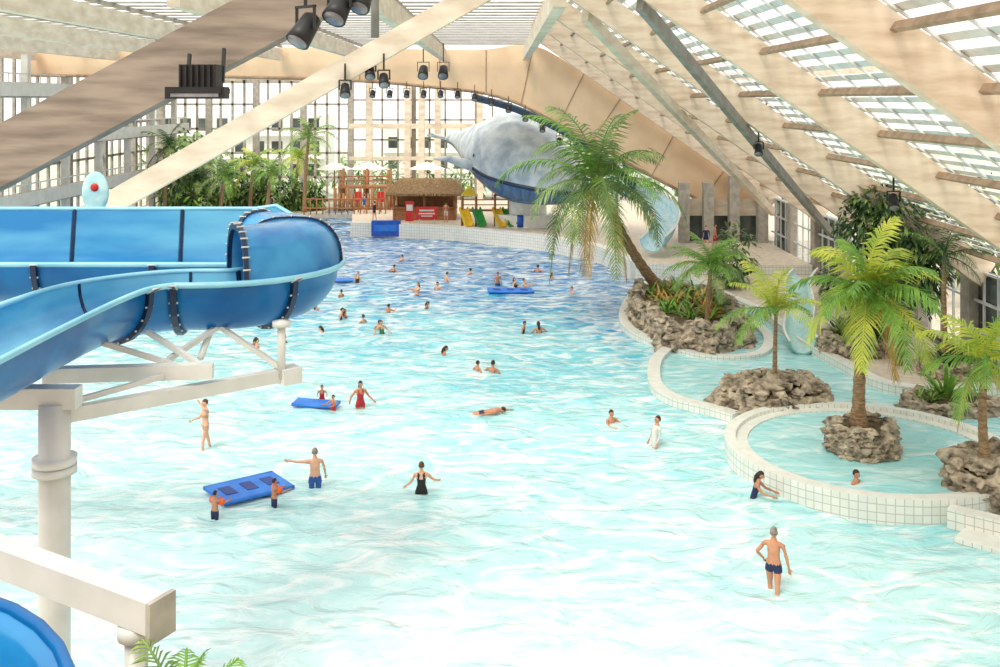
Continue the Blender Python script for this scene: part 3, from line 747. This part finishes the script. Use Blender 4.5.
mb.box((-12.4,92.5,3.0),(4.8,2.2,.2),0)
for z in(3.6,4.0): mb.beam((-14.7,91.5,z),(-10.1,91.5,z),.1,.12,0)
mb.beam((-10.2,91.4,3.0),(-8.4,90.4,1.0),.7,.1,0); mb.obj('fort_logs',[M_wwood],ft)
mb=MB()
for x in(-12.6,-10.6): mb.tube([(x,88.9,.9),(x,88.9,2.9)],.06,6,0); mb.box((x,88.9,2.4),(.6,.1,.9),1)
mb.obj('rescue_sign_posts',[M_wwood,M_red])
for i,(x,y,m_) in enumerate([(-15.8,95.5,M_cop),(-7,96,M_cop),(-12.6,96,M_cop)]):
    mb=MB(); mb.tube([(x,y,.7),(x,y,4.6)],.06,6,0)
    vs=[(x,y,5.1)]+[(x+1.8*math.cos(q*math.pi/4),y+1.8*math.sin(q*math.pi/4),4.4) for q in range(8)]
    mb.add(vs,[(0,1+q,1+(q+1)%8) for q in range(8)],1); mb.obj('parasol',[M_wwood,m_])
mb=MB()
for i in range(12):
    x=6+R.uniform(-1,11); y=R.uniform(82,97); mb.box((x,y,1.35),(.7,1.6,.1),0); mb.box((x,y+.9,1.6),(.7,.1,.6),0)
    for dx in(-.3,.3):
        for dy in(-.7,.7): mb.box((x+dx,y+dy,1.15),(.06,.06,.4),0)
mb.obj('sun_loungers',[M_white])
def foam_mat(x,y,L,W,rz,sp=True):
    mb=MB()
    mb.box((0,0,0),(L,W,.09),0); mb.tube([(-L/2,-W/2,0),(L/2,-W/2,0)],.06,6,0); mb.tube([(-L/2,W/2,0),(L/2,W/2,0)],.06,6,0)
    if sp:
        for u in(-.3,0,.3): mb.box((u*L,0.02,.05),(L*.16,W*.45,.02),1)
    o=mb.obj('foam_float_mat',[M_mat,M_matd],None,(x,y,.11),(0.02,0.03,rz))
foam_mat(-7.05,28.1,2.1,1.3,.70)
foam_mat(-6.6,35.9,1.6,.6,-.15,False)
foam_mat(.6,57.2,2.6,1.0,.1)
foam_mat(-9.6,60.5,1.5,.6,.1,False)

# ------------------------------------------------------------ stage lamps
def spot_lamp(mb,p,r,L,tilt,az):
    d=V((math.cos(az)*math.cos(tilt),math.sin(az)*math.cos(tilt),-math.sin(tilt))); p=V(p)
    mb.tube([p-d*L*.5,p-d*L*.4,p+d*L*.2,p+d*L*.5],[r*.55,r*.85,r,r*1.08],14,0)
    mb.tube([p+d*L*.49,p+d*L*.51],r*.9,14,1)
    s_=d.cross(V((0,0,1))).normalized()
    for g in(-1,1): mb.beam(p+s_*g*r*1.15,p+s_*g*r*1.15+V((0,0,r*1.9)),.04,.07,0)
    mb.beam(p-s_*r*1.2+V((0,0,r*1.9)),p+s_*r*1.2+V((0,0,r*1.9)),.07,.04,0); mb.beam(p+V((0,0,r*1.9)),p+V((0,0,r*1.9+.5)),.05,.05,0)
for p,r,L in [((-3.15,16.2,12.15),.19,.55),((-2.6,16.2,12.5),.19,.5),((-2.25,16.4,12.66),.16,.42)]:
    mb=MB(); spot_lamp(mb,p,r,L,.9,-1.0+p[0]*.4); mb.obj('stage_spotlight',[M_black,M_lens])
mb=MB(); mb.box((-5.1,17.1,11.35),(.62,.4,.5),0); mb.box((-5.1,16.95,11.15),(.9,.55,.08),0); mb.box((-5.1,16.85,11.12),(1.0,.3,.2),0)
for i in range(7): mb.box((-5.4+i*.1,16.88,11.4),(.03,.06,.4),0)
mb.beam((-5.4,17.3,11.3),(-5.4,17.4,11.8),.05,.08,0); mb.beam((-4.8,17.3,11.3),(-4.8,17.4,11.9),.05,.08,0); mb.box((-5.1,16.69,11.12),(.8,.02,.14),1)
mb.obj('floodlight',[M_black,M_lens])
for px in[(-3.9,30,11.85),(-3.45,29.7,11.6),(-4.6,29.7,11.3)]:
    mb=MB(); spot_lamp(mb,px,.15,.42,.9,-1.4); mb.obj('stage_spotlight',[M_black,M_lens])
mb=MB()
for i in range(14):
    x=-9+i*1.2; z=12.25 if x<-4 else 12.25-.05*(x+4)**2
    spot_lamp(mb,(x,70.7,z-.8),.2,.5,1.0,-1.6)
for x in(-4.6,-3.4): spot_lamp(mb,(x,60,12.9-.2),.3,.8,.8,-1.6); mb.beam((x,60,13.3),(x,60,14.4),.06,.06,0)
mb.obj('spotlight_track',[M_black,M_lens])
for x,y in((12.2,31),(10.6,41)):
    mb=MB(); spot_lamp(mb,(x,y,zr(x)-1.2),.16,.5,.9,-1.8); mb.obj('stage_spotlight',[M_black,M_lens])
mb=MB(); mb.tube([(-3.0,24,12.5),(-3.0,24,15)],.1,8,0); mb.obj('hanging_pipe',[M_steelg])

# ------------------------------------------------------------ people
SK=[mk('skin_light',(230,182,154),(216,162,132),.5,6),mk('skin_tan',(204,148,114),(188,130,100),.5,6),mk('skin_brown',(140,92,66),(124,80,58),.5,6)]
HR={'dark':mk('hair_dark',(52,38,30),(34,24,20),.6,12),'brown':mk('hair_brown',(98,66,42),(74,50,32),.6,12),'grey':mk('hair_grey',(150,140,130),(104,96,90),.6,12),'blond':mk('hair_blond',(206,168,106),(176,138,80),.6,12)}
SU={c:mk('swimwear_'+c,v,None,.6,8) for c,v in dict(navy=(30,40,84),black=(30,30,34),red=(196,34,44),blue=(44,92,170),beige=(206,160,126),white=(222,222,218),green=(60,130,90)).items()}
M_eye=mk('eye_white',(240,240,240)); M_lip=mk('lips',(190,100,90))
ARMS={'stand':(((.20,.05,-1),(.08,-.22,-1)),((.20,.05,-1),(.08,-.22,-1))),
 'akimbo':(((.75,.25,-.9),(-.55,-.5,-.75)),((.42,.1,-1),(.1,-.3,-.9))),
 'outleft':(((.35,-.1,-1),(.1,-.6,-.7)),((1,-.25,-.02),(1,-.35,.12))),
 'headup':(((.5,-.5,.35),(-.65,-.3,.75)),((.25,-.3,-1),(-.1,-1,-.1))),
 'spread':(((.75,-.05,-.7),(.75,-.35,-.45)),((.75,-.05,-.7),(.75,-.35,-.45))),
 'spread2':(((.55,.1,-.8),(.5,-.5,-.5)),((.7,-.2,-.6),(.3,-.7,-.3))),
 'wave':(((.6,-.2,.7),(.1,-.2,1)),((.4,-.1,-1),(.2,-.6,-.7))),
 'forward':(((.3,-.8,-.5),(.0,-1,.0)),((.3,-.8,-.5),(0,-1,.1))),
 'swim':(((.25,-.3,1),(.0,-.2,1)),((.4,.1,-1),(.1,.1,-1)))}
def person(x,y,wl,vis,H=1.72,face=0.0,arms='stand',suit='navy',kind='brief',hair='dark',skin=0,female=False,tilt=0.0,roll=0.0,stride=0.0,lod=1,bands=False,longhair=False,name='swimmer',bendk=0.0,mirror=False):
    S=H/1.75
    P=[];E=[];RD=[]
    def v(p,r): P.append(V(p)); RD.append(r); return len(P)-1
    sw=.155 if female else .178
    pel=v((0,0,.95),.135 if not female else .14); sp=v((0,-.005,1.10),.118 if not female else .105); ch=v((0,-.005,1.27),.135 if not female else .125); uc=v((0,0,1.39),.10); nk=v((0,.0,1.48),.058); hb=v((0,-.015,1.56),.06)
    E+=[(pel,sp),(sp,ch),(ch,uc),(uc,nk),(nk,hb)]
    hands=[]; AR=ARMS[arms] if not mirror else (ARMS[arms][1],ARMS[arms][0])
    for sg,idx in((1,0),(-1,1)):
        a,b=AR[idx]; a=V((a[0]*sg,a[1],a[2])).normalized(); b=V((b[0]*sg,b[1],b[2])).normalized()
        sh=V((sw*sg,.0,1.405)); el=sh+a*.285; wr=el+b*.245; pm=wr+b*.06; kn=wr+b*.095
        i0=v(sh,.062); i1=v(sh.lerp(el,.45),.049); i2=v(el,.038); i3=v(el.lerp(wr,.35),.038); i4=v(wr,.025); i5=v(pm,.032); i6=v(kn,.028)
        E+=[(uc,i0),(i0,i1),(i1,i2),(i2,i3),(i3,i4),(i4,i5),(i5,i6)]; hands.append((kn,wr,b,sg))
        st=stride*sg; hip=V((.088*sg,0,.88)); kn_=V((.10*sg,-.40*math.sin(st)-bendk*.15,.88-.40*math.cos(st))); an=kn_+V((.0,.40*math.sin(-st*.5+ .1+bendk*.3)+.0,-.40))
        j0=v(hip,.095); j1=v(hip.lerp(kn_,.45),.080); j2=v(kn_,.056); j3=v(kn_.lerp(an,.3),.056); j4=v(an,.034); j5=v(an+V((0,-.07,-.045)),.036); j6=v(an+V((.01*sg,-.16,-.06)),.026)
        E+=[(pel,j0),(j0,j1),(j1,j2),(j2,j3),(j3,j4),(j4,j5),(j5,j6)]
    me=bpy.data.meshes.new('tmp'); me.from_pydata(P,E,[]); ob=bpy.data.objects.new('tmp',me); col.objects.link(ob)
    md=ob.modifiers.new('s','SKIN'); md.use_smooth_shade=True
    if not me.skin_vertices:
        bpy.context.view_layer.objects.active=ob
        bpy.ops.mesh.customdata_skin_add()
    for i,sv in enumerate(me.skin_vertices[0].data):
        sv.radius=(RD[i],RD[i]); sv.use_root=(i==0)
    sb=ob.modifiers.new('u','SUBSURF'); sb.levels=lod; sb.render_levels=lod
    dg=bpy.context.evaluated_depsgraph_get(); ev=ob.evaluated_get(dg); m2=ev.to_mesh()
    vs=[p.co.copy() for p in m2.vertices]; fs=[tuple(p.vertices) for p in m2.polygons]
    ev.to_mesh_clear(); bpy.data.objects.remove(ob); bpy.data.meshes.remove(me)
    for p in vs:
        if .82<p.z<1.42 and abs(p.x)<.22: p.x*=1.12; p.y*=.86
    if female:
        for p in vs:
            for sg in(-1,1):
                d=(p-V((.075*sg,-.11,1.24))).length
                if d<.1: p.y-=.035*(1-d/.1)
    mb=MB()
    mb.v.extend([tuple(p) for p in vs])
    for f in fs:
        c=sum((vs[i] for i in f),V((0,0,0)))/len(f); mi=0
        if kind=='brief' and .80<c.z<.985 and abs(c.x)<.205: mi=1
        if kind=='shorts' and .58<c.z<1.0 and abs(c.x)<.215: mi=1
        if kind=='onepiece' and abs(c.x)<.185 and (.80<c.z<1.30 or (c.z<1.45 and c.z>=1.3 and .05<abs(c.x)<.11)): mi=1
        if kind=='bikini' and abs(c.x)<.185 and (.80<c.z<.95 or 1.17<c.z<1.28): mi=1
        if kind=='shirt' and (.95<c.z<1.46 and abs(c.x)<.27): mi=1
        if kind=='shirt' and .80<c.z<=.95 and abs(c.x)<.2: mi=1
        mb.f.append(f); mb.m.append(mi); mb.s.append(True); mb.uv.append(None)
    for kn,wr,b,sg in hands:
        l=b.cross(V((0,1,0)));
        if l.length<.3: l=b.cross(V((1,0,0)))
        l.normalize(); nrm=b.cross(l).normalized()
        for q,(off,L) in enumerate(((-.027,.062),(-.009,.076),(.009,.071),(.026,.055))):
            p0=kn+l*off-b*.01; cu=nrm*(.25*sg)
            p1=p0+(b+cu*.2).normalized()*L*.5; p2_=p1+(b+cu).normalized()*L*.3; p3_=p2_+(b+cu*2.2).normalized()*L*.25
            mb.tube([p0,p1,p2_,p3_],[.0095,.009,.008,.006],6,0)
        tb=wr+b*.035+l*(-.028); d=(b*.7-l*.75).normalized()
        mb.tube([tb,tb+d*.035,tb+(d+b*.4).normalized()*.062],[.012,.0105,.008],6,0)
    hc=V((0,-.02,1.64)); 
    def hf(p):
        q=p.copy()
        if q.z<0: q.x*=1-.22*(-q.z); 
        if q.y<0 and q.z<-.2: q.y*=1-.10*(-q.z)
        return q
    mb.ell(hc,(.076,.096,.118),0,16,12,None,True,hf)
    mb.tube([hc+V((0,-.092,.012)),hc+V((0,-.112,-.022)),hc+V((0,-.088,-.034))],[.008,.017,.009],8,0)
    for sg in(-1,1):
        mb.ell(hc+V((.03*sg,-.086,.008)),(.012,.008,.008),3,8,6); mb.ell(hc+V((.03*sg,-.0935,.008)),(.005,.003,.005),2,6,5)
        mb.ell(hc+V((.078*sg,.004,-.005)),(.012,.02,.03),0,8,6)
        mb.tube([hc+V((.014*sg,-.093,.028)),hc+V((.045*sg,-.083,.028))],.004,5,2)
    mb.ell(hc+V((0,-.088,-.055)),(.024,.008,.008),4,8,6)
    hcut=-.25 if not longhair else -.9
    def hh(p):
        q=p.copy()
        lim=.42+(-q.y*.0) if q.y<-.35 else (hcut if q.y>.1 else hcut+(.42-hcut)*min(1,(.1-q.y)/.45))
        if q.z<lim: q=V((q.x*.72,q.y*.72,q.z*.8)) if q.z<lim-.12 else V((q.x*.93,q.y*.93,q.z))
        return q
    mb.ell(hc+V((0,.008,.006)),(.086,.103,.126),2,18,14,None,True,hh)
    if longhair:
        mb.tube([hc+V((0,.075,.03)),hc+V((0,.105,-.08)),hc+V((0,.1,-.2)),hc+V((0,.09,-.28))],[.05,.062,.055,.02],10,2)
    if bands:
        for sg,idx in((1,0),(-1,1)):
            a=V(AR[idx][0]); a.x*=sg; a.normalize(); sh=V((sw*sg,.0,1.405))
            mb.tube([sh+a*.06,sh+a*.08,sh+a*.21,sh+a*.23],[.07,.13,.13,.07],12,5)
    ob=mb.obj(name,[SK[skin],SU[suit],HR[hair],M_eye,M_lip,M_orange])
    ob.scale=(S,S,S); ob.rotation_mode='XYZ'
    ob.rotation_euler=(tilt,roll,face)
    if abs(tilt)<.9: ob.location=(x,y,wl-(H-vis))
    else: ob.location=(x,y,wl+vis)
    return ob
pi=math.pi
# face=0 looks toward the gallery, pi looks away
person(6.13,22.4,0,1.42,1.80,pi-.5,'akimbo','navy','brief','grey',1,lod=2,stride=.22,name='standing_man')
person(-9.25,31.4,0,1.60,1.74,-.9,'headup','beige','bikini','brown',0,female=True,lod=2,stride=.3,name='standing_woman')
person(-5.25,28.4,0,1.08,1.80,pi+.25,'outleft','blue','shorts','grey',0,lod=2,name='wading_man',tilt=.05,mirror=True)
person(-2.2,28.0,0,.86,1.70,pi,'spread2','black','onepiece','brown',0,female=True,lod=2,name='wading_woman')
person(-7.5,26.3,0,.72,1.2,pi-.5,'forward','navy','shorts','dark',1,lod=2,bands=True,name='child_with_armbands')
person(-6.12,27.1,0,.74,1.22,2.2,'forward','navy','shorts','dark',1,lod=2,bands=True,name='child_with_armbands')
person(-5.0,35.8,0,.94,1.70,.4,'spread2','red','onepiece','dark',1,female=True,lod=2,longhair=True,name='wading_woman')
person(-6.5,36.5,0,.60,1.15,.2,'forward','red','onepiece','brown',1,lod=1,name='wading_child')
person(-5.9,35.4,0,.56,1.12,-.6,'forward','red','onepiece','dark',1,lod=1,name='wading_child')
person(4.7,31.7,0,.98,1.75,-1.2,'stand','white','shirt','dark',1,lod=2,tilt=-.22,name='wading_man')
person(3.8,34.2,0,.40,1.7,.6,'forward','navy','brief','dark',1)
person(6.75,27.7,0,.84,1.7,1.2,'forward','navy','onepiece','dark',1,female=True,lod=2,longhair=True,tilt=.28,name='wading_woman')
person(9.8,27.55,.45,.36,1.7,.8,'stand','black','brief','dark',1)
person(-1.5,35.0,0,-.12,1.72,pi/2+.1,'swim','navy','brief','dark',1,tilt=1.42)
far=[(-2.8,43,.42,'dark',1),(-.97,40.3,.42,'dark',1),(-.4,40.3,.46,'dark',1),(-5.5,47.2,.6,'brown',0),(-6.05,48,.4,'dark',1),
(-8.2,50.2,.55,'dark',0),(-7.55,50.6,.4,'brown',1),(-6.9,49.4,.38,'dark',0),(-5.8,51.8,.45,'dark',1),(-4.8,56,.7,'brown',0),(-3.6,58,.4,'dark',0),
(-.15,59.6,.78,'dark',1),(1.1,58.2,.6,'brown',0),(1.6,58.6,.5,'dark',0),(.95,47.4,.5,'dark',1),(1.95,47.8,.45,'dark',1),
(-8.7,60.0,.62,'brown',0),(-3.45,60.6,.5,'dark',0),(-11.3,45,.35,'dark',1),(-10.7,44.6,.33,'dark',0),(-10.0,45.1,.36,'brown',1),(-4.2,53,.35,'dark',1),(-2.1,63,.35,'dark',0),(2.4,64,.4,'dark',1),(-9.5,52.5,.3,'dark',1),(-7.0,64,.4,'dark',1),
(-6.6,68,.4,'dark',0),(3.4,61.5,.3,'dark',1),(-9.0,56,.35,'dark',1),(4.2,57,.3,'brown',0),(-8.2,47.5,.3,'dark',0)]
for i,(x,y,vis,h,s_) in enumerate(far):
    R2=random.Random(i)
    person(x,y,0,vis+.07,R2.uniform(1.45,1.78),R2.uniform(-pi,pi),R2.choice(['spread','forward','spread2','stand','stand']),R2.choice(['navy','black','red','blue','green']),R2.choice(['brief','onepiece','shorts']),h,s_,lod=1,female=(i%3==0),longhair=(i%3==0),tilt=R2.uniform(-.2,.3),roll=R2.uniform(-.12,.12))
for i,(x,y,z,k_) in enumerate([(13.6,66,1.0,'navy'),(14.4,67,1.0,'red'),(-12.0,88.5,.95,'blue'),(-4.4,81.5,1.0,'white'),(-10.3,82,1.0,'navy')]):
    person(x,y,z,1.70,1.7,i*1.1,'stand',k_,'shorts' if i%2 else 'shirt','dark',i%2,lod=1,stride=.2,name='bystander')
print('objects',len(bpy.data.objects))
